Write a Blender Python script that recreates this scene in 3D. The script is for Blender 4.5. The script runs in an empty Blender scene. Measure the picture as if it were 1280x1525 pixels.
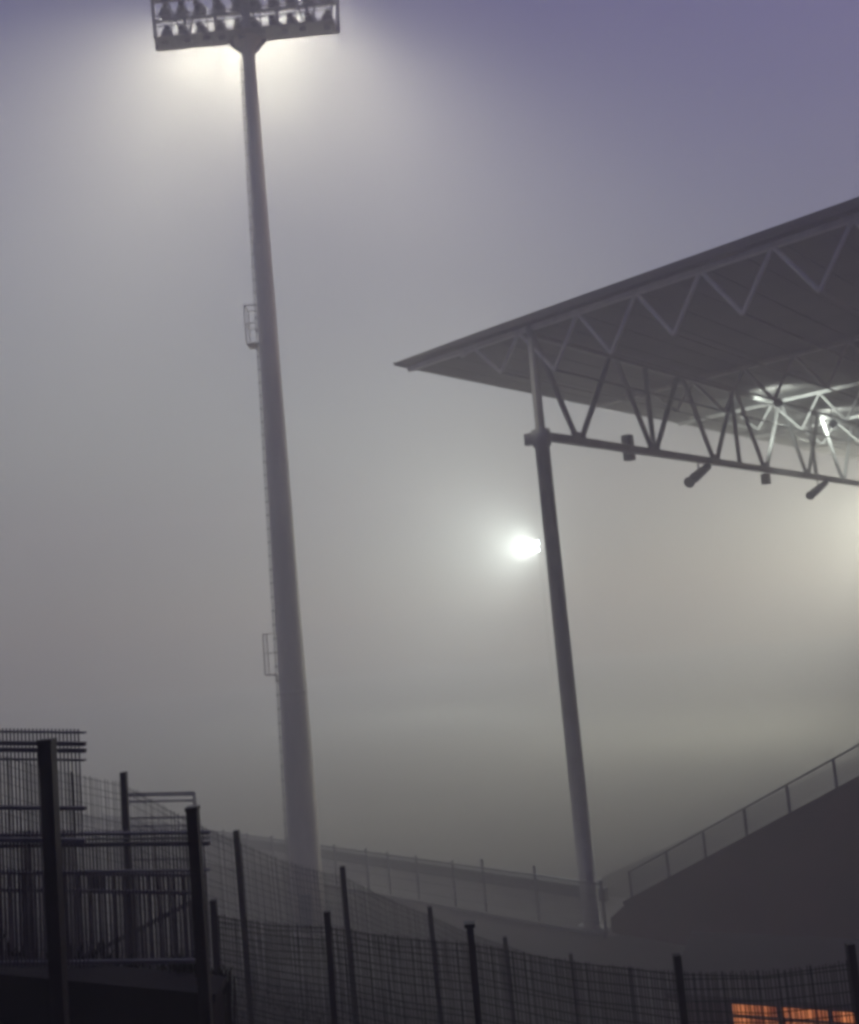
import bpy, math, random
from mathutils import Vector, Matrix
random.seed(7)
scene = bpy.context.scene
COL = scene.collection
PI = math.pi

# ------------------------------------------------------------------ camera numbers
F, PW, PH, EYE = 1400.0, 1280.0, 1525.0, 12.5
ROLL, PITCH = math.radians(5.1), math.atan((930.0 - 762.5) / 1400.0)


def ray(px, py):
    x, y = (px - PW / 2) / F, -(py - PH / 2) / F
    c, s = math.cos(ROLL), math.sin(ROLL)
    X, Y = x * c + y * s, -x * s + y * c
    return Vector((X, math.cos(PITCH) - Y * math.sin(PITCH), math.sin(PITCH) + Y * math.cos(PITCH)))


def at(px, py, d):
    """the point seen at a pixel of the photograph, d metres in front of the camera"""
    r = ray(px, py)
    return Vector((0, 0, EYE)) + r * (d / r.y)


# stand axes: U along the stand, R towards its rear, O the foot of its front column
AZ = math.radians(42)
U = Vector((math.sin(AZ), math.cos(AZ), 0))
R = Vector((math.cos(AZ), -math.sin(AZ), 0))
Z = Vector((0, 0, 1))
O = Vector((4.97, 39.0, 0))


def S(u, r, z):
    return O + U * u + R * r + Z * z


# ------------------------------------------------------------------ materials
def mat(name, base, rough=0.6, metal=0.0, var=0.25, scale=3.0, bump=0.0, base2=None, stretch=(1, 1, 1)):
    m = bpy.data.materials.new(name)
    m.use_nodes = True
    nt = m.node_tree
    b = nt.nodes['Principled BSDF']
    tc = nt.nodes.new('ShaderNodeTexCoord')
    mp = nt.nodes.new('ShaderNodeMapping')
    mp.inputs['Scale'].default_value = stretch
    nt.links.new(tc.outputs['Object'], mp.inputs['Vector'])
    n = nt.nodes.new('ShaderNodeTexNoise')
    n.inputs['Scale'].default_value = scale
    n.inputs['Detail'].default_value = 6
    nt.links.new(mp.outputs['Vector'], n.inputs['Vector'])
    r = nt.nodes.new('ShaderNodeValToRGB')
    lo = base2 or tuple(c * (1 - var) for c in base)
    hi = tuple(min(1, c * (1 + var)) for c in base)
    r.color_ramp.elements[0].position = 0.3
    r.color_ramp.elements[1].position = 0.7
    r.color_ramp.elements[0].color = (*lo, 1)
    r.color_ramp.elements[1].color = (*hi, 1)
    nt.links.new(n.outputs['Fac'], r.inputs['Fac'])
    nt.links.new(r.outputs['Color'], b.inputs['Base Color'])
    b.inputs['Roughness'].default_value = rough
    b.inputs['Metallic'].default_value = metal
    if bump:
        bp = nt.nodes.new('ShaderNodeBump')
        bp.inputs['Strength'].default_value = bump
        bp.inputs['Distance'].default_value = 0.05
        nt.links.new(n.outputs['Fac'], bp.inputs['Height'])
        nt.links.new(bp.outputs['Normal'], b.inputs['Normal'])
    return m


def glow(name, col, strength):
    m = bpy.data.materials.new(name)
    m.use_nodes = True
    b = m.node_tree.nodes['Principled BSDF']
    b.inputs['Base Color'].default_value = (*[c * 0.5 for c in col], 1)
    b.inputs['Emission Color'].default_value = (*col, 1)
    b.inputs['Emission Strength'].default_value = strength
    return m


M = {}
M['mast'] = mat('weathered_galvanised_steel', (0.58, 0.535, 0.46), 0.6, 0.05, 0.2, 1.2, stretch=(1, 1, 0.15))
M['steel'] = mat('grey_painted_steel', (0.25, 0.24, 0.225), 0.55, 0.2, 0.2, 2.0)
M['truss'] = mat('white_painted_steel', (0.50, 0.48, 0.45), 0.55, 0.0, 0.15, 2.0)
M['dark'] = mat('black_painted_steel', (0.018, 0.016, 0.018), 0.5, 0.0, 0.4, 9.0)
M['galv'] = mat('galvanised_fence_steel', (0.12, 0.115, 0.13), 0.42, 0.55, 0.3, 5.0)
M['housing'] = mat('grey_lamp_housing', (0.13, 0.13, 0.135), 0.5, 0.3, 0.25, 4.0)
M['deck'] = mat('corrugated_roof_sheet', (0.10, 0.093, 0.085), 0.8, 0.0, 0.3, 0.5, stretch=(1, 1, 1))
M['concrete'] = mat('stained_concrete', (0.24, 0.23, 0.215), 0.85, 0, 0.3, 0.7, 0.3)
M['rail'] = mat('galvanised_rail', (0.15, 0.145, 0.155), 0.6, 0.1, 0.25, 5.0)
M['brick'] = mat('dark_red_render', (0.05, 0.011, 0.006), 0.95, 0, 0.35, 0.8, 0.3)
M['track'] = mat('worn_dark_track', (0.12, 0.115, 0.10), 0.9, 0, 0.3, 0.4, 0.3)
M['felt'] = mat('roof_felt', (0.010, 0.007, 0.006), 0.95, 0, 0.3, 1.5, 0.3)
M['grass'] = mat('pitch_grass', (0.15, 0.145, 0.12), 0.9, 0, 0.10, 0.2, 0.1)
M['plastic'] = mat('dark_plastic', (0.04, 0.04, 0.045), 0.5, 0, 0.3, 4.0)
M['seat'] = mat('grey_seat_plastic', (0.2, 0.2, 0.22), 0.5, 0, 0.2, 2.0)
M['frame'] = mat('brown_window_frame', (0.03, 0.014, 0.008), 0.5, 0, 0.3, 6.0)
M['board'] = mat('faded_board_paint', (0.085, 0.088, 0.07), 0.7, 0, 0.35, 0.5)
M['lens_hot'] = glow('flood_lens', (1.0, 0.97, 0.9), 6.0)
M['lens_far'] = glow('far_flood_lens', (0.78, 0.94, 1.0), 30.0)
M['lens_roof'] = glow('roof_lamp_lens', (0.88, 1.0, 0.95), 30.0)


def window_glow():
    m = bpy.data.materials.new('warm_lit_pane')
    m.use_nodes = True
    nt = m.node_tree
    b = nt.nodes['Principled BSDF']
    tc = nt.nodes.new('ShaderNodeTexCoord')
    mp = nt.nodes.new('ShaderNodeMapping')
    mp.inputs['Scale'].default_value = (1.0, 1.0, 0.25)
    n = nt.nodes.new('ShaderNodeTexNoise')
    n.inputs['Scale'].default_value = 4.5
    n.inputs['Detail'].default_value = 3
    r = nt.nodes.new('ShaderNodeValToRGB')
    r.color_ramp.elements[0].position = 0.35
    r.color_ramp.elements[0].color = (0.13, 0.028, 0.008, 1)
    r.color_ramp.elements[1].position = 0.7
    r.color_ramp.elements[1].color = (0.55, 0.17, 0.055, 1)
    nt.links.new(tc.outputs['Object'], mp.inputs['Vector'])
    nt.links.new(mp.outputs['Vector'], n.inputs['Vector'])
    nt.links.new(n.outputs['Fac'], r.inputs['Fac'])
    nt.links.new(r.outputs['Color'], b.inputs['Emission Color'])
    b.inputs['Base Color'].default_value = (0.02, 0.01, 0.01, 1)
    b.inputs['Roughness'].default_value = 0.15
    b.inputs['Emission Strength'].default_value = 0.5
    return m


M['pane'] = window_glow()


# ------------------------------------------------------------------ mesh helper
class MB:
    def __init__(self):
        self.v, self.f = [], []

    def add(self, vs, fs):
        b = len(self.v)
        self.v += [Vector(p) for p in vs]
        self.f += [[b + i for i in q] for q in fs]
        return self

    def obox(self, c, ax, ay, az):
        """box from a centre and three half-axis vectors"""
        c = Vector(c)
        vs = [c + ax * i + ay * j + az * k for k in (-1, 1) for j in (-1, 1) for i in (-1, 1)]
        fs = [(0, 2, 3, 1), (4, 5, 7, 6), (0, 1, 5, 4), (2, 6, 7, 3), (0, 4, 6, 2), (1, 3, 7, 5)]
        return self.add(vs, fs)

    def box(self, x0, x1, y0, y1, z0, z1):
        return self.obox(((x0 + x1) / 2, (y0 + y1) / 2, (z0 + z1) / 2), Vector(((x1 - x0) / 2, 0, 0)),
                         Vector((0, (y1 - y0) / 2, 0)), Vector((0, 0, (z1 - z0) / 2)))

    def bar(self, p, q, w, h=None, up=None):
        p, q = Vector(p), Vector(q)
        h = h or w
        d = (q - p).normalized()
        up = up or (Z if abs(d.z) < 0.95 else Vector((0, 1, 0)))
        s = d.cross(up).normalized()
        t = s.cross(d).normalized()
        return self.obox((p + q) / 2, s * (w / 2), t * (h / 2), (q - p) / 2)

    def tube(self, p, q, r1, r2=None, n=10, cap=True):
        p, q = Vector(p), Vector(q)
        r2 = r1 if r2 is None else r2
        d = (q - p).normalized()
        a = Z if abs(d.z) < 0.95 else Vector((1, 0, 0))
        s = d.cross(a).normalized()
        t = s.cross(d).normalized()
        vs = []
        for o, r in ((p, r1), (q, r2)):
            for i in range(n):
                g = 2 * PI * i / n
                vs.append(o + (s * math.cos(g) + t * math.sin(g)) * r)
        fs = [(i, (i + 1) % n, n + (i + 1) % n, n + i) for i in range(n)]
        if cap:
            fs += [tuple(range(n - 1, -1, -1)), tuple(range(n, 2 * n))]
        return self.add(vs, fs)

    def lathe(self, c, prof, n=24):
        c = Vector(c)
        vs = []
        for z, r in prof:
            for i in range(n):
                g = 2 * PI * i / n
                vs.append(c + Vector((math.cos(g) * r, math.sin(g) * r, z)))
        fs = []
        for k in range(len(prof) - 1):
            for i in range(n):
                j = (i + 1) % n
                fs.append((k * n + i, k * n + j, (k + 1) * n + j, (k + 1) * n + i))
        fs += [tuple(range(n - 1, -1, -1)), tuple(range((len(prof) - 1) * n, len(prof) * n))]
        return self.add(vs, fs)

    def prism(self, pts, ext):
        """closed outline pushed along ext"""
        n = len(pts)
        vs = [Vector(p) for p in pts] + [Vector(p) + ext for p in pts]
        fs = [tuple(range(n - 1, -1, -1)), tuple(range(n, 2 * n))]
        fs += [(i, (i + 1) % n, n + (i + 1) % n, n + i) for i in range(n)]
        return self.add(vs, fs)

    def build(self, name, material, parent=None, smooth=False, origin=None):
        """link as one mesh; with a parent the vertices are taken relative to the parent's world place"""
        off = Vector((0, 0, 0))
        if parent is not None and origin is None:
            off = WORLD[parent.name]
        elif origin is not None:
            off = Vector(origin)
        me = bpy.data.meshes.new(name)
        me.from_pydata([p - off for p in self.v], [], self.f)
        import bmesh
        bm = bmesh.new()
        bm.from_mesh(me)
        bmesh.ops.recalc_face_normals(bm, faces=bm.faces)
        bm.to_mesh(me)
        bm.free()
        if smooth:
            for p in me.polygons:
                p.use_smooth = len(p.vertices) == 4
        me.materials.append(material)
        o = bpy.data.objects.new(name, me)
        COL.objects.link(o)
        if parent is not None:
            o.parent = parent
            WORLD[o.name] = WORLD[parent.name]
            if origin is not None:
                o.location = off - WORLD[parent.name]
                WORLD[o.name] = off
        elif origin is not None:
            o.location = off
            WORLD[o.name] = off
        else:
            WORLD[o.name] = Vector((0, 0, 0))
        return o


WORLD = {}


def tag(o, label=None, cat=None, group=None, kind=None):
    if label:
        o['label'] = label
    if cat:
        o['category'] = cat
    if group:
        o['group'] = group
    if kind:
        o['kind'] = kind
    return o


def thing(name, loc, label, cat, group=None):
    o = bpy.data.objects.new(name, None)
    o.empty_display_size = 0.3
    COL.objects.link(o)
    o.location = Vector(loc)
    WORLD[o.name] = Vector(loc)
    return tag(o, label, cat, group)


# ------------------------------------------------------------------ ground
def hill(x, y):
    p = 11.11 - 0.29 * x - 0.35 * y
    p = min(p, 11.0 - 0.02 * y)                      # terrace the camera stands on
    p += 1.0 * max(0.0, min(30.0, -3.0 - y))         # unseen rise added behind it to shut out sky light
    lump = 0.12 * math.sin(x * 0.9 + 1.3) * math.sin(y * 0.7) + 0.06 * math.sin(x * 2.3 + y * 1.7)
    p += lump
    t = p / 1.2                                      # soft foot
    if t > 6:
        return p
    return 1.2 * math.log1p(math.exp(t)) - 0.05


def axis_steps(lo, hi, fine_lo, fine_hi, fine, coarse):
    out, x = [], lo
    while x < hi:
        out.append(x)
        x += fine if fine_lo <= x < fine_hi else coarse
    out.append(hi)
    return out


def ground_height(x, y):
    q = Vector((x, y, 0)) - O
    u, r = q.dot(U), q.dot(R)
    z = hill(x, y)
    e = max(0.0, min(1.0, (-1.5 - u) / 9.0))         # the hill stops short of the stadium's edge
    far = max(0.0, 1.0 - max(0, abs(x) - 45) / 60.0)
    return max(0.0, z) * e * far + 0.0


xs = axis_steps(-248, 248, -34, 34, 0.8, 9.0)
ys = axis_steps(-60, 248, -8, 46, 0.8, 9.0)
g = MB()
g.v = [Vector((x, y, ground_height(x, y))) for y in ys for x in xs]
nx = len(xs)
g.f = [[j * nx + i, j * nx + i + 1, (j + 1) * nx + i + 1, (j + 1) * nx + i] for j in range(len(ys) - 1) for i in range(nx - 1)]
M['ground'] = mat('dark_worn_turf_and_asphalt', (0.024, 0.019, 0.013), 0.95, 0, 0.35, 0.6, 0.5, base2=(0.010, 0.009, 0.005))
tag(g.build('ground', M['ground'], smooth=True), kind='structure')
p = MB()
p.add([S(4, -190, 0.012), S(4, -3.5, 0.012), S(190, -3.5, 0.012), S(190, -190, 0.012)], [(0, 1, 2, 3)])
tag(p.build('pitch', M['grass']), kind='structure')
p = MB()
p.add([S(-0.4, -150, 0.006), S(-0.4, 1.2, 0.006), S(4, 1.2, 0.006), S(4, -150, 0.006)], [(0, 1, 2, 3)])
tag(p.build('track', M['track']), kind='structure')


# ------------------------------------------------------------------ floodlight fittings
def flood_meshes(kind_lens):
    """housing seen from behind: a boxy reflector shell with ribs, on a yoke; local +Y is the beam"""
    h = MB()
    w, t = 0.30, 0.27
    ring = []
    for yy, s in ((-0.28, 0.42), (-0.2, 0.66), (0.0, 0.92), (0.13, 1.0), (0.17, 1.0)):
        for i in range(12):
            a = 2 * PI * i / 12 + PI / 12
            sx = math.copysign(abs(math.cos(a)) ** 0.5, math.cos(a)) * w * s
            sz = math.copysign(abs(math.sin(a)) ** 0.5, math.sin(a)) * t * s
            ring.append(Vector((sx, yy, sz)))
    fs = []
    for k in range(4):
        for i in range(12):
            j = (i + 1) % 12
            fs.append((k * 12 + i, k * 12 + j, (k + 1) * 12 + j, (k + 1) * 12 + i))
    fs.append(tuple(range(11, -1, -1)))
    h.add(ring, fs)
    for i in range(-2, 3):
        h.box(i * 0.07 - 0.008, i * 0.07 + 0.008, -0.36, -0.27, -0.12, 0.12)
    h.box(-0.11, 0.11, -0.46, -0.36, -0.13, 0.07)    # control gear
    b = MB()
    for s in (-1, 1):
        b.bar((s * 0.33, -0.02, 0.02), (s * 0.33, -0.02, -0.40), 0.035, 0.07)
    b.bar((-0.35, -0.02, -0.415), (0.35, -0.02, -0.415), 0.07, 0.035)
    l = MB()
    pts = []
    for i in range(12):
        a = 2 * PI * i / 12 + PI / 12
        pts.append((math.copysign(abs(math.cos(a)) ** 0.5, math.cos(a)) * w * 0.96, 0.176,
                    math.copysign(abs(math.sin(a)) ** 0.5, math.sin(a)) * t * 0.96))
    l.prism(pts, Vector((0, 0.012, 0)))
    return h, b, l


_h, _b, _l = flood_meshes(None)


def first_flood(parent, lens_mat):
    hh = _h.build('floodlight', M['housing'], None)
    hh.parent = parent
    bb = _b.build('bracket', M['steel'], None)
    bb.parent = hh
    ll = _l.build('lens', lens_mat, None)
    ll.parent = hh
    return hh


def copy_tree(o, parent=None):
    c = o.copy()
    COL.objects.link(c)
    c.parent = parent
    for ch in list(o.children):
        copy_tree(ch, c)
    return c


def spot(name, loc, aim, energy, col, size, blend, radius, parent=None):
    l = bpy.data.lights.new(name, 'SPOT')
    l.energy, l.color = energy, col
    l.spot_size, l.spot_blend, l.shadow_soft_size = math.radians(size), blend, radius
    o = bpy.data.objects.new(name, l)
    COL.objects.link(o)
    loc = Vector(loc)
    d = (Vector(aim) - loc).normalized()
    o.rotation_mode = 'QUATERNION'
    if parent is not None:
        o.parent = parent
        pm = Matrix.LocRotScale(parent.location, parent.rotation_euler, (1, 1, 1))
        o.location = pm.inverted() @ loc
        o.rotation_quaternion = (pm.to_3x3().inverted() @ d).to_track_quat('-Z', 'Y')
    else:
        o.location = loc
        o.rotation_quaternion = d.to_track_quat('-Z', 'Y')
    return o


# ------------------------------------------------------------------ near mast
def mast(base, height, rb, rt, facing, tilt, lens, label, rows=4, cols=10, width=8.95, left=1, PLAT=None):
    root = thing('floodlight_mast', base, label, 'floodlight mast', None)
    root.rotation_euler = (0, 0, facing)
    WORLD[root.name] = Vector((0, 0, 0))              # parts are written in the mast's own space
    hb = height                                      # bottom beam of the head
    MB().lathe((0, 0, 0), [(0.0, rb * 1.75), (0.06, rb * 1.75), (0.061, rb * 1.02), (0.5, rb)]).build('base_plate', M['mast'], root)
    prof = [(0.07 + (hb - 0.9) * i / 12, rb + (rt - rb) * i / 12) for i in range(13)]
    MB().lathe((0, 0, 0), prof + [(hb - 0.45, rt * 1.25), (hb - 0.1, rt * 2.3), (hb + 0.0, rt * 2.4)], 28).build('shaft', M['mast'], root, smooth=True)
    for k in range(1, 4):                            # slip joints
        z = hb * k / 4
        r = rb + (rt - rb) * z / (hb - 0.9)
        MB().lathe((0, 0, z), [(0, r * 1.0), (0.02, r * 1.035), (0.16, r * 1.035), (0.18, r * 1.0)]).build('joint_collar', M['mast'], root, smooth=True)
    lad = MB()
    def edge(z):
        return -left * (rb + (rt - rb) * z / (hb - 0.9) + 0.09)
    for s in (-0.17, 0.17):
        lad.bar((edge(1.5), s, 1.5), (edge(hb - 1), s, hb - 1), 0.025)
    z = 1.7
    while z < hb - 1:
        lad.tube((edge(z), -0.17, z), (edge(z), 0.17, z), 0.014, n=6)
        if round((z - 1.7) / 0.3) % 2 == 0:
            lad.bar((edge(z) - left * 0.06, 0, z), (edge(z) + left * 0.16, 0, z), 0.06, 0.07)
        z += 0.3
    dr = MB()
    dr.box(-0.24, 0.24, -rb - 0.03, -rb + 0.12, 0.75, 1.95)
    dr.box(0.15, 0.19, -rb - 0.06, -rb - 0.02, 1.25, 1.4)
    dr.build('access_door', M['steel'], root)
    fd = MB()
    fd.box(-rb * 2.4, rb * 2.4, -rb * 2.4, rb * 2.4, -0.6, 0.0)
    fd.build('foundation', M['concrete'], root)
    lad.build('ladder', M['steel'], root)
    for z in PLAT or (hb * 0.315, hb * 0.668):
        e = edge(z)
        pl = MB()
        pl.box(min(e + left * 0.02, e - left * 0.42), max(e + left * 0.02, e - left * 0.42), -0.42, 0.42, z - 0.05, z)
        pl.bar((e - left * 0.05, 0, z - 0.05), (e + left * 0.14, 0, z - 0.5), 0.06)
        o = pl.build('rest_platform', M['mast'], root)
        gr = MB()
        for s in (-0.4, 0.4):
            gr.bar((e - left * 0.4, s, z), (e - left * 0.4, s, z + 1.75), 0.05)
            gr.bar((e - left * 0.4, s, z + 1.73), (e + left * 0.05, s, z + 1.73), 0.04)
            gr.bar((e - left * 0.4, s, z + 0.9), (e + left * 0.05, s, z + 0.9), 0.035)
        gr.bar((e - left * 0.4, -0.4, z + 1.73), (e - left * 0.4, 0.4, z + 1.73), 0.045)
        gr.bar((e - left * 0.4, -0.4, z + 0.9), (e - left * 0.4, 0.4, z + 0.9), 0.035)
        gr.build('guard_rail', M['mast'], o)
    # head
    pitch_z = 1.12
    top = hb + pitch_z * rows + 0.35
    fr = MB()
    hw = width / 2
    def half(z):
        return hw * (0.955 + 0.055 * (z - hb) / (top - hb))
    fr.bar((-half(hb), 0, hb + 0.1), (half(hb), 0, hb + 0.1), 0.24, 0.22)
    for k in range(rows):
        z = hb + 0.32 + pitch_z * k
        fr.bar((-half(z), 0, z), (half(z), 0, z), 0.14, 0.12)
    fr.bar((-half(top), 0, top), (half(top), 0, top), 0.16, 0.16)
    for k in range(7):
        s = -1 + k / 3.0
        w = 0.14 if k != 3 else 0.42
        fr.bar((half(hb) * s, 0.02, hb), (half(top) * s, 0.02, top + 0.03), w, w)
    for k in range(6):
        s0, s1 = -1 + k / 3.0, -1 + (k + 1) / 3.0
        a, b = (s0, s1) if k % 2 else (s1, s0)
        fr.bar((half(hb) * a, -0.05, hb + 0.1), (half(top) * b, -0.05, top), 0.07)
    for s in (-1, 1):                                # gussets to the shaft
        fr.prism([(s * 0.2, -0.06, hb - 0.75), (s * 0.95, -0.06, hb - 0.02), (s * 0.2, -0.06, hb - 0.02)], Vector((0, 0.12, 0)))
    fr.build('head_frame', M['steel'], root)
    wk = MB()
    for k in range(0, rows, 2):
        z = hb + 0.02 + pitch_z * k
        wk.box(-half(z) + 0.1, half(z) - 0.1, -0.95, -0.15, z - 0.03, z)
        for sx in range(-5, 6):
            x = sx / 5 * (half(z) - 0.15)
            wk.bar((x, -0.93, z), (x, -0.93, z + 1.0), 0.04)
            wk.bar((x, -0.15, z - 0.05), (x, -0.93, z - 0.05), 0.05)
        for dz in (0.5, 1.0):
            wk.bar((-half(z) + 0.1, -0.93, z + dz), (half(z) - 0.1, -0.93, z + dz), 0.04)
    for k in range(9):
        x = -half(hb) + 0.6 + k * 0.93 + random.uniform(-.2, .2)
        wk.box(x - 0.16, x + 0.16, -0.62, -0.36, hb - 0.16 - random.uniform(0, .1), hb - 0.012)
    wk.build('catwalk', M['steel'], root)
    src = None
    for k in range(rows):
        for c in range(cols):
            z = hb + 0.80 + pitch_z * k
            x = (-1 + (2 * c + 1) / cols) * (half(z) - 0.1) + random.uniform(-.05, .05)
            if src is None:
                fl = src = first_flood(root, lens)
            else:
                fl = copy_tree(src, root)
            fl.location = (x, 0.12, z)
            fl.rotation_euler = (-tilt + random.uniform(-.12, .12), 0, random.uniform(-.3, .3))
    return root


NEAR = Vector((-6.52, 41.0, 0))
near = mast(NEAR, 40.3, 0.70, 0.29, math.radians(-1), math.radians(24), M['lens_hot'],
            'tall tapering floodlight mast, its wide lamp frame cut off by the top edge',
            PLAT=(at(405, 1004, 41).z, at(377, 514, 41).z))
FAR = Vector((17.15, 152.0, 0))
far = mast(FAR, 22.2, 0.34, 0.2, math.radians(100), math.radians(12), M['lens_far'],
           'distant floodlight glowing white in the fog beside the stand column', rows=2, cols=3, width=2.0)


# ------------------------------------------------------------------ grandstand
RZ = 24.8                                            # underside of the roof at its edge
TB = 22.55                                           # bottom nodes of the roof trusses
CZ = 19.97                                           # bottom chord of the front girder
LEN = 92.0
gs = thing('grandstand', S(0, 0, 0), 'large grandstand on the right with a flat overhanging roof on steel trusses', 'grandstand')
d = MB()
prof = [(-7.6, 24.97), (-7.6, 25.06), (-2.0, 25.12), (25.5, 25.12), (25.5, RZ), (-2.0, RZ)]
d.prism([S(-0.45, r, z) for r, z in prof], U * (LEN + 0.9))
roof = d.build('roof', M['deck'], gs)
pu = MB()                                            # purlins along the stand
for k in range(22):
    r = -6.6 + k * 1.45
    zz = RZ + (0.17 * (-2 - r) / 5.6 if r < -2 else 0.0)
    pu.bar(S(-0.4, r, zz - 0.017), S(LEN + 0.4, r, zz - 0.017), 0.08, 0.03)
pu.build('purlin', M['deck'], roof)
ed = MB()
ed.bar(S(-0.5, -7.66, 25.0), S(LEN + 0.5, -7.66, 25.0), 0.1, 0.16)
ed.build('gutter', M['steel'], roof)


def cross_truss(u, r0=-5.2, r1=24.5, mat_=None):
    t = MB()
    topz = RZ - 0.18
    t.bar(S(u, -7.2, topz + 0.05), S(u, r1, topz), 0.20, 0.22)
    nodes = [(-3.9, 24.45), (-3.1, topz - 0.02), (-1.75, 23.15), (-0.6, topz)]
    ra, k = 1.04, 0
    while ra < r1:
        nodes.append((ra, TB if k % 2 == 0 else topz))
        ra += 1.37
        k += 1
    for (a, za), (b, zb) in zip(nodes, nodes[1:]):
        t.tube(S(u, a, za), S(u, b, zb), 0.085, n=8)
    return t.build('roof_truss', M['truss'], gs)


for u in (0.0, 16.0, 27.0, 38.5, 49.5, 60.5, 71.5, 88.0):
    cross_truss(u)
lc = MB()                                            # thin chords along the stand join the low points of the trusses
r = 1.04
while r < 24.5:
    lc.tube(S(0, r, TB), S(88, r, TB), 0.05, n=6)
    r += 2.74
lc.tube(S(0, -1.75, 23.15), S(88, -1.75, 23.15), 0.05, n=6)
lc.build('lower_chord', M['steel'], gs)

ft = MB()                                            # front girder along the column line
ft.bar(S(-0.35, 0, CZ), S(LEN, 0, CZ), 0.28, 0.34)
ft.bar(S(0.3, 0, RZ - 0.42), S(LEN, 0, RZ - 0.42), 0.22, 0.22)
u = 2.9
k = 0
while u < LEN - 3:
    ft.tube(S(u - 0.18, 0, CZ + 0.1), S(u - 2.7, 0, RZ - 0.5), 0.13, n=8)
    ft.tube(S(u + 0.18, 0, CZ + 0.1), S(u + 3.4, 0, RZ - 0.5), 0.13, n=8)
    ft.bar(S(u - 0.55, 0, CZ + 0.24), S(u + 0.55, 0, CZ + 0.24), 0.08, 0.36)
    u += 6.72
    k += 1
for u in (9.62, 19.5, 31.4, 44.0, 57.0, 70.0, 83.0):
    ft.tube(S(u, 0, CZ + 0.1), S(u, 0, RZ - 0.2), 0.13, n=8)
ft.build('front_girder', M['steel'], gs)

for u in (0.0, 46.0, 91.5):
    c = MB()
    c.lathe(S(u, 0, 0), [(0.0, 0.62), (0.1, 0.62), (0.101, 0.36), (9, 0.335), (CZ - 0.5, 0.31), (CZ - 0.42, 0.40), (CZ + 0.25, 0.40), (CZ + 0.26, 0.21),
                         (RZ - 0.05, 0.17)], 20)
    c.bar(S(u - 0.05, -0.75, CZ - 0.05), S(u - 0.05, 0.2, CZ - 0.05), 0.3, 0.5)
    o = c.build('column', M['mast'] if u else M['steel'], gs, smooth=True)
for u in (0.6, 23, 46, 69, 91.4):
    c = MB()
    c.bar(S(u, 24.0, 0), S(u, 24.0, RZ + 0.2), 0.5, 0.5)
    c.build('rear_column', M['steel'], gs)

SL = 0.541                                           # slope of the seating
w = MB()
w.prism([S(0.0, 0.9, 0), S(0.0, 0.9, 0.55), S(0.0, 1.6, 1.12), S(0.0, 22.6, 1.12 + 21 * SL), S(0.0, 22.6, 0)], U * 0.4)
w.build('end_wall', M['brick'], gs)
w = MB()
w.bar(S(0.2, 1.6, 1.20), S(0.2, 22.6, 1.20 + 21 * SL), 0.56, 0.14)
w.build('wall_coping', M['brick'], gs)
ti = MB()
n = 26
pts = [S(0.45, 1.2, 0)]
for k in range(n):
    r = 1.2 + k * 0.82
    pts += [S(0.45, r, 0.55 + k * 0.444), S(0.45, r + 0.82, 0.55 + k * 0.444)]
pts += [S(0.45, 1.2 + n * 0.82, 0)]
ti.prism(pts, U * (LEN - 0.8))
ti.build('seating_tier', M['concrete'], gs)
st = MB()
for k in range(n):
    r = 1.2 + k * 0.82
    z = 0.55 + k * 0.444
    for j in range(12):
        u0 = 2 + j * 7.5
        st.obox(S(u0 + 2.9, r + 0.5, z + 0.42), U * 2.9, R * 0.2, Z * 0.03)
        st.obox(S(u0 + 2.9, r + 0.7, z + 0.62), U * 2.9, R * 0.03, Z * 0.2)
        st.obox(S(u0 + 2.9, r + 0.5, z + 0.2), U * 2.7, R * 0.04, Z * 0.19)
st.build('seat_row', M['seat'], gs)
w = MB()
w.prism([S(0.5, 22.7, 0), S(LEN, 22.7, 0), S(LEN, 22.7, 17.5), S(0.5, 22.7, 17.5)], R * 0.4)
w.build('rear_wall', M['concrete'], gs)

# railing on the raked wall
rl = thing('railing', S(0.2, 1.8, 1.29), 'sloping metal railing along the top of the dark raked stand wall', 'railing')
POST_R = (1.85, 3.56, 5.17, 6.86, 8.52, 10.23, 11.9, 13.6, 15.3, 17.0, 18.7, 20.4, 22.1)
def wz(r):
    return 1.27 + (r - 1.6) * SL
for r in POST_R:
    MB().bar(S(0.2, r, wz(r) - 0.02), S(0.2, r, wz(r) + 0.90), 0.09, 0.05, up=U).build('post', M['galv'], rl)
MB().bar(S(0.2, 1.8, wz(1.8) + 0.93), S(0.2, 22.2, wz(22.2) + 0.93), 0.06).build('top_rail', M['galv'], rl)
mb = MB()
for k in range(7):
    mb.bar(S(0.2, 1.85, wz(1.85) + 0.1 + k * 0.12), S(0.2, 22.1, wz(22.1) + 0.1 + k * 0.12), 0.007)
r = 1.95
while r < 22.1:
    mb.bar(S(0.2, r, wz(r) + 0.1), S(0.2, r, wz(r) + 0.82), 0.007)
    r += 0.07
mb.build('mesh_infill', M['galv'], rl)


# things hung under the girder
def hung(name, px, py0, py1, size, label, cat, tilt_px=None):
    pass


def on_chord(u, dz=0.0):
    return S(u, 0, CZ + dz)


b0 = on_chord(7.85, 0.17)
t = thing('loudspeaker', b0, 'upright dark box fixed across the bottom chord nearest the column', 'loudspeaker')
m = MB()
m.obox(b0 + Z * 0.02 - R * 0.42, U * 0.24, R * 0.2, Z * 0.62)
m.build('cabinet', M['plastic'], t)
m = MB()
m.obox(b0 + Z * 0.02 - R * 0.635, U * 0.2, R * 0.012, Z * 0.56)
m.build('grille', M['dark'], t)
m = MB()
m.bar(b0 - R * 0.24, b0 - R * 0.14, 0.1, 0.2)
m.build('bracket', M['steel'], t)


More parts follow.
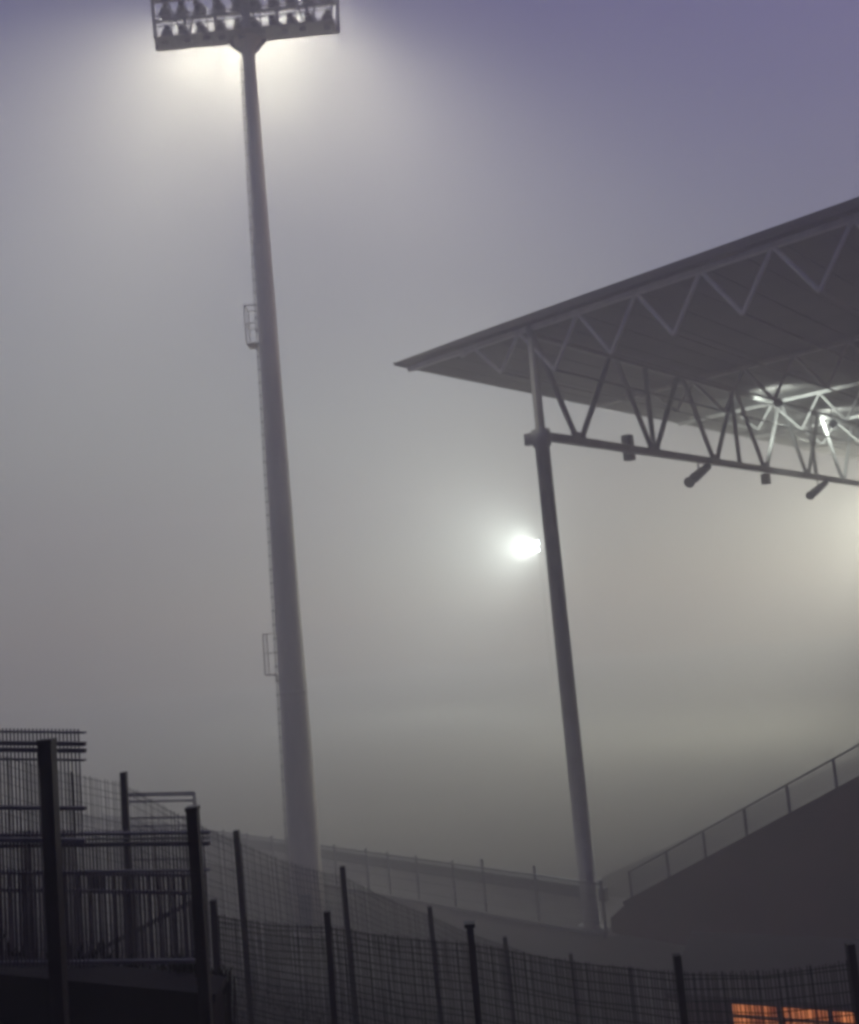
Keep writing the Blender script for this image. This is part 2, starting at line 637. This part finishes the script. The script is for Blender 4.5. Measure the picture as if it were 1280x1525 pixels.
def tilted_lamp(u, du, dz, label, ln):
    b = on_chord(u, -0.17)
    t = thing('hanging_fitting', b, label, 'hanging fitting', 'dark fittings hung under the stand girder')
    m = MB()
    m.tube(b, b - Z * 0.42, 0.05, n=8)
    m.build('hanger', M['steel'], t)
    ax = Vector((0, 0, 0)) + U * du + Z * dz
    c = b - Z * 0.62
    e = ax.normalized()
    m = MB()
    m.tube(c - e * ln, c - e * (ln * 0.55), 0.2, 0.27, 12)
    m.tube(c - e * (ln * 0.55), c + e * ln, 0.27, 0.2, 12)
    m.build('body', M['plastic'], t, smooth=False)
    m = MB()
    m.tube(c - e * (ln + 0.12), c - e * ln, 0.30, 0.22, 12)
    m.build('visor', M['dark'], t)
    return t


tilted_lamp(14.2, 1.0, 0.42, 'larger slanting dark tube hung under the girder left of the lit truss', 1.25)
tilted_lamp(31.4, 1.0, 0.32, 'smaller slanting dark tube hung under the girder at the right edge', 1.6)
b0 = on_chord(22.9, -0.17)
t = thing('hanging_box', b0, 'small dark box hung straight below the girder between two slanting tubes', 'hanging box')
m = MB()
m.obox(b0 - Z * 0.42, U * 0.24, R * 0.2, Z * 0.3)
m.build('case', M['plastic'], t)
m = MB()
m.tube(b0, b0 - Z * 0.13, 0.05, n=8)
m.build('hanger', M['steel'], t)

# lamps lit under the roof
def roof_lamp(u, r, z, energy, aim, label):
    b = S(u, r, RZ - 0.3)
    t = thing('roof_lamp', b, label, 'roof lamp', 'lit lamps under the stand roof')
    m = MB()
    m.tube(b, S(u, r, z + 0.3), 0.04, n=8)
    m.build('hanger', M['steel'], t)
    m = MB()
    dv = (Vector(aim) - S(u, r, z)).normalized()
    c = S(u, r, z)
    m.tube(c - dv * 0.3, c, 0.12, 0.26, 14)
    m.tube(c, c + dv * 0.06, 0.28, 0.28, 14)
    m.build('housing', M['housing'], t)
    m = MB()
    m.tube(c + dv * 0.062, c + dv * 0.075, 0.25, 0.25, 14)
    m.build('lens', M['lens_roof'], t)
    spot('lamp_beam', c + dv * 0.25, aim, energy, (0.88, 1.0, 0.94), 130, 0.6, 0.2, t)
    return t


roof_lamp(22.0, 1.7, 23.6, 800, S(28.0, -1.2, 23.5), 'lit lamp under the roof in front of the brightest truss')
roof_lamp(33.0, 1.0, 23.6, 1000, S(39.5, -1.6, 23.5), 'lit lamp under the roof farther back near the right edge')
RE = 11500.0
for k in range(6):                                   # unseen row added along the girder to brighten the fog at right
    uu = 66.0 + k * 5.0
    pp = S(uu, -0.6, 19.2)
    t = thing('fog_fill_light', pp, 'unseen floodlight added far down the stand girder to brighten the fog', 'floodlight', 'added fog lights along the stand girder')
    t.rotation_euler = (0, 0, PI / 2 - AZ + math.radians(40))
    fl = first_flood(t, M['lens_roof'])
    fl.location = (0, 0, 0)
    spot('lamp_beam', pp - R * 0.4, pp - R * 40 - U * 60 - Z * 12, RE, (0.98, 1.0, 0.86), 94, 1.0, 0.4, t)


# ------------------------------------------------------------------ perimeter fence
pf = thing('perimeter_fence', S(-0.5, -5.0, 0), 'far grey mesh fence along the stadium edge, behind the mast foot', 'fence')
PR = [-37.5, -35.3, -33.0, -30.8, -28.6, -26.3, -24.0, -21.8, -19.6, -17.0, -14.6, -12.30, -10.83, -8.97, -6.74, -5.01, -2.23, 0.95]
for r in PR:
    m = MB()
    hgt = 2.12 if r not in (-5.01, -2.23) else 2.35
    m.bar(S(-0.5, r, 0), S(-0.5, r, hgt), 0.10, 0.10)
    m.build('post', M['galv'], pf)
for k, (a, b) in enumerate(zip(PR, PR[1:])):
    m = MB()
    za, zb = 1.98, 1.98
    m.bar(S(-0.58, a, za), S(-0.58, b, zb), 0.05, 0.07)
    for z in (0.5, 1.0, 1.5):
        m.bar(S(-0.58, a, z), S(-0.58, b, z), 0.02)
    q = a + 0.12
    while q < b - 0.05:
        m.bar(S(-0.57, q, 0.15), S(-0.57, q, 1.95), 0.014)
        q += 0.07
    m.build('mesh_panel', M['galv'], pf)
kw = MB()
kw.prism([S(-0.65, -37.6, -0.3), S(-0.35, -37.6, -0.3), S(-0.35, -37.6, 0.14), S(-0.65, -37.6, 0.14)], R * 38.5)
kw.build('kerb', M['track'], pf)

lw = thing('barrier_wall', S(3.2, -30, 0), 'low pale barrier wall beyond the far fence along the pitch', 'wall')
m = MB()
m.prism([S(3.2, -60, 0), S(3.45, -60, 0), S(3.45, -60, 0.5), S(3.2, -60, 0.5)], R * 58.6)
m.build('wall', M['board'], lw)
m = MB()
m.prism([S(3.14, -60, 0.503), S(3.51, -60, 0.503), S(3.51, -60, 0.56), S(3.14, -60, 0.56)], R * 58.6)
m.build('coping', M['board'], lw)


# ------------------------------------------------------------------ fences on the hillside
def slope_fence(name, tops, hw, label, capped=(), mesh=True, step=0.03, deep=0.3, wire=0.0045):
    a = tops[0][0]
    base = Vector((a.x, a.y, ground_height(a.x, a.y)))
    root = thing(name, base, label, 'fence')
    feet = []
    for i, (tp, lean) in enumerate(tops):
        gz = ground_height(tp.x, tp.y)
        foot = Vector((tp.x + lean, tp.y, gz - deep))
        feet.append(foot)
        m = MB()
        m.bar(foot, tp, hw * 2)
        if i in capped:
            m.bar(tp, tp + Z * 0.03, hw * 3.1)
        m.build('post', M['dark'], root)
    if mesh:
        for i in range(len(tops) - 1):
            p0, p1 = tops[i][0] - Z * 0.12, tops[i + 1][0] - Z * 0.12
            f0, f1 = feet[i] + Z * (deep + 0.08), feet[i + 1] + Z * (deep + 0.08)
            m = MB()
            n_ = max(3, int((p1 - p0).length / step))
            sag = random.uniform(0.02, 0.05)
            for k in range(1, n_):
                t_ = (k + random.uniform(-.28, .28)) / n_
                tt = min(1, max(0, t_ + random.uniform(-.006, .006)))
                m.bar(f0.lerp(f1, t_), p0.lerp(p1, tt) - Z * (sag * 4 * t_ * (1 - t_) + random.uniform(-.01, .012)), wire)
            for k in range(0, 25):
                ta, tb = [min(0.985, max(0, k / 24 + random.uniform(-.009, .009))) for _ in (0, 1)]
                mid_ = f0.lerp(p0, ta).lerp(f1.lerp(p1, tb), 0.5) - Z * (sag * ta + random.uniform(-.01, .02))
                m.bar(f0.lerp(p0, ta), mid_, wire)
                m.bar(mid_, f1.lerp(p1, tb), wire)
            m.build('wire_panel', M['dark'], root)
    return root


mid = [(at(-60, 1085, 10.2), 0.0), (at(184, 1150, 11), 0.0), (at(352, 1237, 11.9), 0.06), (at(510, 1290, 13), 0.05), (at(640, 1350, 14.3), 0.05),
       (at(752, 1395, 15.7), 0.03), (at(850, 1420, 17.0), 0.02), (at(938, 1440, 18.3), 0)]
slope_fence('wire_fence', mid, 0.034, 'wire fence of thin dark posts stepping down the slope in the middle', mesh=True)
front = [(at(318, 1340, 8.6), 0.0), (at(487, 1357, 8.5), 0.0), (at(700, 1380, 7.9), 0.0), (at(1008, 1422, 7.6), 0.0), (at(1266, 1405, 7.4), 0)]
slope_fence('post_fence', front, 0.028, 'nearer low wire fence whose dark post tops stand along the bottom edge', capped=(2,), mesh=True, step=0.024, wire=0.0062)


def bar_fence(name, px0, px1, ytop0, ytop1, d0, d1, rails, ybars_top, ybars_bot, label, post=None, tips=True, spacing=0.02, thick=0.0045):
    a, b = at(px0, ytop0, d0), at(px1, ytop1, d1)
    root = thing(name, Vector((b.x, b.y, ground_height(b.x, b.y))), label, 'fence panel')
    def lvl(dy):
        return at(px0, ytop0 + dy, d0), at(px1, ytop1 + dy, d1)
    for dy, w in rails:
        p, q = lvl(dy)
        e = (q - p).normalized()
        MB().bar(p - e * 0.05, q + e * 0.05, 0.035, w).build('rail', M['rail'], root)
    p0, p1 = lvl(ybars_top)
    n_ = int((p1 - p0).length / spacing)
    m = MB()
    for k in range(n_ + 1):
        q = p0.lerp(p1, k / n_)
        zb = ground_height(q.x, q.y) - 0.1 if ybars_bot is None else lvl(ybars_bot)[0].lerp(lvl(ybars_bot)[1], k / n_).z
        m.tube(Vector((q.x, q.y + 0.03, zb)), Vector((q.x, q.y + 0.03, q.z)), thick, n=5)
    m.build('bars', M['galv'], root)
    if post:
        (pp, py, pd, hw) = post
        tp = at(pp, py, pd)
        m = MB()
        m.bar(Vector((tp.x + 0.02, tp.y, ground_height(tp.x, tp.y) - 0.2)), tp, hw * 2)
        m.bar(tp, tp + Z * 0.02, hw * 2.3)
        m.build('post', M['dark'], root)
    return root


bar_fence('bar_fence', -260, 113, 1083, 1087, 5.0, 5.0, [(4, 0.008), (21, 0.02), (31, 0.02), (45, 0.008), (117, 0.016), (165, 0.02)], 0, 360,
          'tallest bar fence panel at the left edge behind the thickest black post', post=(70, 1107, 4.75, 0.032))
bar_fence('bar_fence', -20, 300, 1240, 1236, 5.6, 5.6, [(4, 0.014), (12, 0.006), (20, 0.02), (60, 0.008), (195, 0.018)], 0, 205,
          'lower bar fence panel stepping down to the right, ending at a black post', post=(287, 1207, 5.35, 0.03))

bar_fence('bar_fence', -230, 300, 1296, 1304, 8.8, 9.0, [(0, 0.03), (26, 0.03), (150, 0.04)], -4, None,
          'darker bar fence standing behind the two nearer bar fence panels', spacing=0.045, thick=0.011)

pa, pb_ = at(-270, 1436, 5.75), at(318, 1492, 5.75)  # solid black block added here to darken the lower left corner
t = thing('dark_block', Vector((pb_.x, pb_.y, ground_height(pb_.x, pb_.y))), 'low black block added under the bar fences to darken the lower left corner', 'wall')
m = MB()
dn = Z * 1.9
m.prism([pa, pb_, pb_ - dn, pa - dn], Vector((0, 0.22, 0)))
m.build('wall', M['felt'], t)
m = MB()
m.bar(pa + Vector((0, 0.11, 0.025)), pb_ + Vector((0.02, 0.11, 0.025)), 0.28, 0.05)
m.build('coping', M['felt'], t)

wd = MB()
for k in range(900):
    t_ = random.random()
    q = pa.lerp(pb_, t_) + Vector((random.uniform(-.05, .05), random.uniform(.18, .5), -0.05))
    hgt = random.uniform(.03, .13) * (1.7 if math.sin(t_ * 23) > 0.45 else 0.8)
    lx, ly = random.uniform(-.06, .06), random.uniform(-.05, .05)
    w_ = random.uniform(.003, .009)
    wd.add([q + Vector((-w_, 0, -0.3)), q + Vector((w_, 0.003, -0.3)), q + Vector((w_ * .8 + lx * .4, ly * .4, hgt * .6)), q + Vector((lx, ly, hgt)),
            q + Vector((-w_ * .8 + lx * .4, ly * .4, hgt * .6))], [(0, 1, 2, 3, 4)])
for k in range(5000):                                # rough grass on the bank
    x, y = random.uniform(-9, 9), random.uniform(6, 26)
    gz = ground_height(x, y)
    if gz < 0.4:
        continue
    hgt = random.uniform(.08, .35)
    lx, ly = random.uniform(-.12, .12), random.uniform(-.1, .1)
    q = Vector((x, y, gz))
    wd.add([q + Vector((-.008, 0, -.05)), q + Vector((.008, 0, -.05)), q + Vector((lx, ly, hgt))], [(0, 1, 2)])
M['weed'] = mat('dark_weeds', (0.02, 0.022, 0.010), 0.9, 0, 0.4, 3.0)
wo = wd.build('weeds', M['weed'])
tag(wo, 'dark rough grass and weeds along the added block and bank', 'weeds', kind='stuff')

# clutter behind the bar fences
bp = at(133, 1300, 13.0)
t = thing('post_box', Vector((bp.x, bp.y, ground_height(bp.x, bp.y))), 'small dark box on a thin post behind the lower bar fence', 'post box')
m = MB()
m.bar(Vector((bp.x, bp.y, ground_height(bp.x, bp.y) - 0.2)), bp, 0.06)
m.build('post', M['dark'], t)
c = at(146, 1312, 12.95)
m = MB()
m.obox(c, Vector((0.09, 0, 0)), Vector((0, 0.07, 0)), Vector((0, 0, 0.11)))
m.build('box', M['plastic'], t)
p0, p1 = at(128, 1425, 13.4), at(288, 1342, 14.5)
t = thing('handrail', Vector((p0.x, p0.y, ground_height(p0.x, p0.y))), 'slanting dark handrail rising to the right behind the lower bar fence', 'handrail')
MB().tube(p0, p1, 0.035, n=8).build('rail', M['dark'], t)
for s in (0.05, 0.5, 0.97):
    q = p0.lerp(p1, s)
    MB().tube(Vector((q.x, q.y, ground_height(q.x, q.y) - 0.2)), q, 0.03, n=8).build('post', M['dark'], t)
s0, s1 = at(186, 1182, 30), at(289, 1180, 30)
t = thing('mesh_screen', Vector((s1.x, s1.y, ground_height(s1.x, s1.y))), 'faint pale mesh screen with level bars in the fog at left', 'screen')
for q in (s0, s1):
    MB().bar(Vector((q.x, q.y, ground_height(q.x, q.y) - 0.2)), q, 0.09).build('post', M['steel'], t)
m = MB()
for k, dz in enumerate((0.04, 0.25, 0.75, 1.0, 1.5, 2.0)):
    m.bar(s0 - Z * dz, s1 - Z * dz, 0.05, 0.07 if k else 0.13)
m.build('bars', M['steel'], t)

# ------------------------------------------------------------------ annex with the lit windows
aaz = math.radians(113)
A1 = Vector((math.sin(aaz), math.cos(aaz), 0))       # along the face, to the right
A2 = Vector((-A1.y, A1.x, 0))                        # into the building
w0 = at(1085, 1485, 24.5)
ab = Vector((w0.x, w0.y, 0))
WT = w0.z
an = thing('ticket_hut', ab, 'low dark brick hut at the lower right with a row of orange lit windows', 'building')
def AP(a, b, z):
    return ab + A1 * a + A2 * b + Z * z
SILL, WW = 0.85, 3.45
m = MB()
def wallbox(a0, a1, b0, b1, z0, z1):
    m.obox(AP((a0 + a1) / 2, (b0 + b1) / 2, (z0 + z1) / 2), A1 * ((a1 - a0) / 2), A2 * ((b1 - b0) / 2), Z * ((z1 - z0) / 2))
wallbox(-1.2, 0, 0, 0.25, 0, 2.75)
wallbox(WW, WW + 3.5, 0, 0.25, 0, 2.75)
wallbox(0, WW, 0, 0.25, 0, SILL)
wallbox(0, WW, 0, 0.25, WT, 2.75)
wallbox(-1.2, -0.95, 0.25, 4, 0, 2.75)
wallbox(WW + 3.25, WW + 3.5, 0.25, 4, 0, 2.75)
wallbox(-0.95, WW + 3.25, 3.75, 4, 0, 2.75)
m.build('wall', M['brick'], an)
m = MB()
m.obox(AP(WW / 2 + 1.15, 1.95, 2.83), A1 * (WW / 2 + 2.6), A2 * 2.3, Z * 0.075)
m.build('roof', M['felt'], an)
n3 = 3
for k in range(n3):
    a0, a1 = WW * k / n3, WW * (k + 1) / n3
    f = MB()
    def fb(x0, x1, z0, z1, f=f):
        f.obox(AP((x0 + x1) / 2, 0.10, (z0 + z1) / 2), A1 * ((x1 - x0) / 2), A2 * 0.04, Z * ((z1 - z0) / 2))
    fb(a0 + 0.005, a0 + 0.06, SILL + 0.002, WT - 0.002)
    fb(a1 - 0.06, a1 - 0.005, SILL + 0.002, WT - 0.002)
    fb(a0 + 0.06, a1 - 0.06, SILL + 0.002, SILL + 0.06)
    fb(a0 + 0.06, a1 - 0.06, WT - 0.06, WT - 0.002)
    fb(a0 + 0.06, a1 - 0.06, WT - 0.50, WT - 0.43)
    fo = f.build('window', M['frame'], an)
    pn = MB()
    pn.obox(AP((a0 + a1) / 2, 0.105, (SILL + WT) / 2), A1 * ((a1 - a0) / 2 - 0.055), A2 * 0.008, Z * ((WT - SILL) / 2 - 0.055))
    pn.build('pane', M['pane'], fo)

# ------------------------------------------------------------------ light of the lit lamps
WARM = (1.0, 0.975, 0.78)


def area(name, loc, aim, energy, col, sx, sy, parent):
    l = bpy.data.lights.new(name, 'AREA')
    l.shape, l.size, l.size_y = 'RECTANGLE', sx, sy
    l.energy, l.color = energy, col
    o = bpy.data.objects.new(name, l)
    COL.objects.link(o)
    o.parent = parent
    pm = Matrix.LocRotScale(parent.location, parent.rotation_euler, (1, 1, 1))
    d = (Vector(aim) - Vector(loc)).normalized()
    o.location = pm.inverted() @ Vector(loc)
    o.rotation_mode = 'QUATERNION'
    o.rotation_quaternion = (pm.to_3x3().inverted() @ d).to_track_quat('-Z', 'Y')
    return o


hc = NEAR + Vector((0, 2.1, 42.6))
area('lamp_beam', hc, hc + Vector((13, 55, -26)), 2200.0, WARM, 8.4, 4.2, near)
for dx in (-2.8, 0.0, 2.8):                          # banks turned to the two ends of the pitch
    q = hc + Vector((dx, 0.2, 0))
    spot('lamp_beam', q, q + Vector((-58 + dx * 2, 42, -8)), 12000.0, WARM, 100, 1.0, 1.5, near)
    spot('lamp_beam', q, q + Vector((35 + dx * 2, 50, -12)), 7600.0, WARM, 74, 1.0, 1.5, near)
fc = FAR + Vector((-0.9, -0.2, 23.6))
spot('lamp_beam', fc, fc + Vector((-78, -88, -3)), 42000.0, (0.90, 1.0, 0.96), 128, 1.0, 1.6, far)

# ------------------------------------------------------------------ haze
hz = MB()
hz.box(-255, 255, -66, 255, -1.0, 46.5)
ho = hz.build('haze', M['steel'])
ho.data.materials.clear()
hm = bpy.data.materials.new('evening_fog')
hm.use_nodes = True
nt = hm.node_tree
nt.nodes.clear()
out = nt.nodes.new('ShaderNodeOutputMaterial')
pv = nt.nodes.new('ShaderNodeVolumePrincipled')
pv.inputs['Color'].default_value = (0.985, 0.965, 0.93, 1)
pv.inputs['Density'].default_value = 0.0125
pv.inputs['Anisotropy'].default_value = 0.25
nt.links.new(pv.outputs['Volume'], out.inputs['Volume'])
ho.data.materials.append(hm)
tag(ho, kind='stuff')
ho['label'] = 'pale evening fog filling the stadium'
ho['category'] = 'fog'

# ------------------------------------------------------------------ world: dusk sky
w = bpy.data.worlds.new('World')
scene.world = w
w.use_nodes = True
nt = w.node_tree
bg = nt.nodes['Background']
sky = nt.nodes.new('ShaderNodeTexSky')
sky.sky_type = 'NISHITA'
sky.sun_disc = False
sky.sun_elevation = math.radians(3.0)
sky.sun_rotation = math.radians(72)
sky.air_density, sky.dust_density, sky.ozone_density = 1.0, 1.0, 3.0
mx = nt.nodes.new('ShaderNodeMix')
mx.data_type = 'RGBA'
mx.blend_type = 'MULTIPLY'
mx.inputs['Factor'].default_value = 1.0
tcw = nt.nodes.new('ShaderNodeTexCoord')                 # violet overhead, greyer towards the horizon
sep = nt.nodes.new('ShaderNodeSeparateXYZ')
rmp = nt.nodes.new('ShaderNodeValToRGB')
rmp.color_ramp.elements[0].position = 0.16
rmp.color_ramp.elements[0].color = (1.32, 0.96, 0.70, 1)
rmp.color_ramp.elements[1].position = 0.58
rmp.color_ramp.elements[1].color = (2.15, 0.92, 1.16, 1)
nt.links.new(tcw.outputs['Generated'], sep.inputs['Vector'])
nt.links.new(sep.outputs['Z'], rmp.inputs['Fac'])
nt.links.new(rmp.outputs['Color'], mx.inputs[7])
nt.links.new(sky.outputs['Color'], mx.inputs[6])
nt.links.new(mx.outputs[2], bg.inputs['Color'])
bg.inputs['Strength'].default_value = 0.096

# ------------------------------------------------------------------ camera
cam = bpy.data.cameras.new('camera')
co = bpy.data.objects.new('camera', cam)
COL.objects.link(co)
cam.sensor_fit = 'HORIZONTAL'
cam.sensor_width = 36.0
cam.lens = 36.0 * F / PW
cam.clip_start, cam.clip_end = 0.05, 1500
co.matrix_world = Matrix.Translation((0, 0, EYE)) @ Matrix.Rotation(PI / 2 + PITCH, 4, 'X') @ Matrix.Rotation(-ROLL, 4, 'Z')
scene.camera = co

# ------------------------------------------------------------------ render settings
scene.render.engine = 'CYCLES'
cy = scene.cycles
cy.volume_bounces = 5
cy.max_bounces = 8
cy.diffuse_bounces = 3
cy.use_denoising = True
cy.denoiser = 'OPENIMAGEDENOISE'
cy.filter_width = 3.4
cy.sample_clamp_indirect = 4.0
vs = scene.view_settings
scene.display_settings.display_device = 'sRGB'
vs.view_transform, vs.look, vs.exposure, vs.gamma = 'Standard', 'None', 1.56, 1.0
vs.use_curve_mapping = False
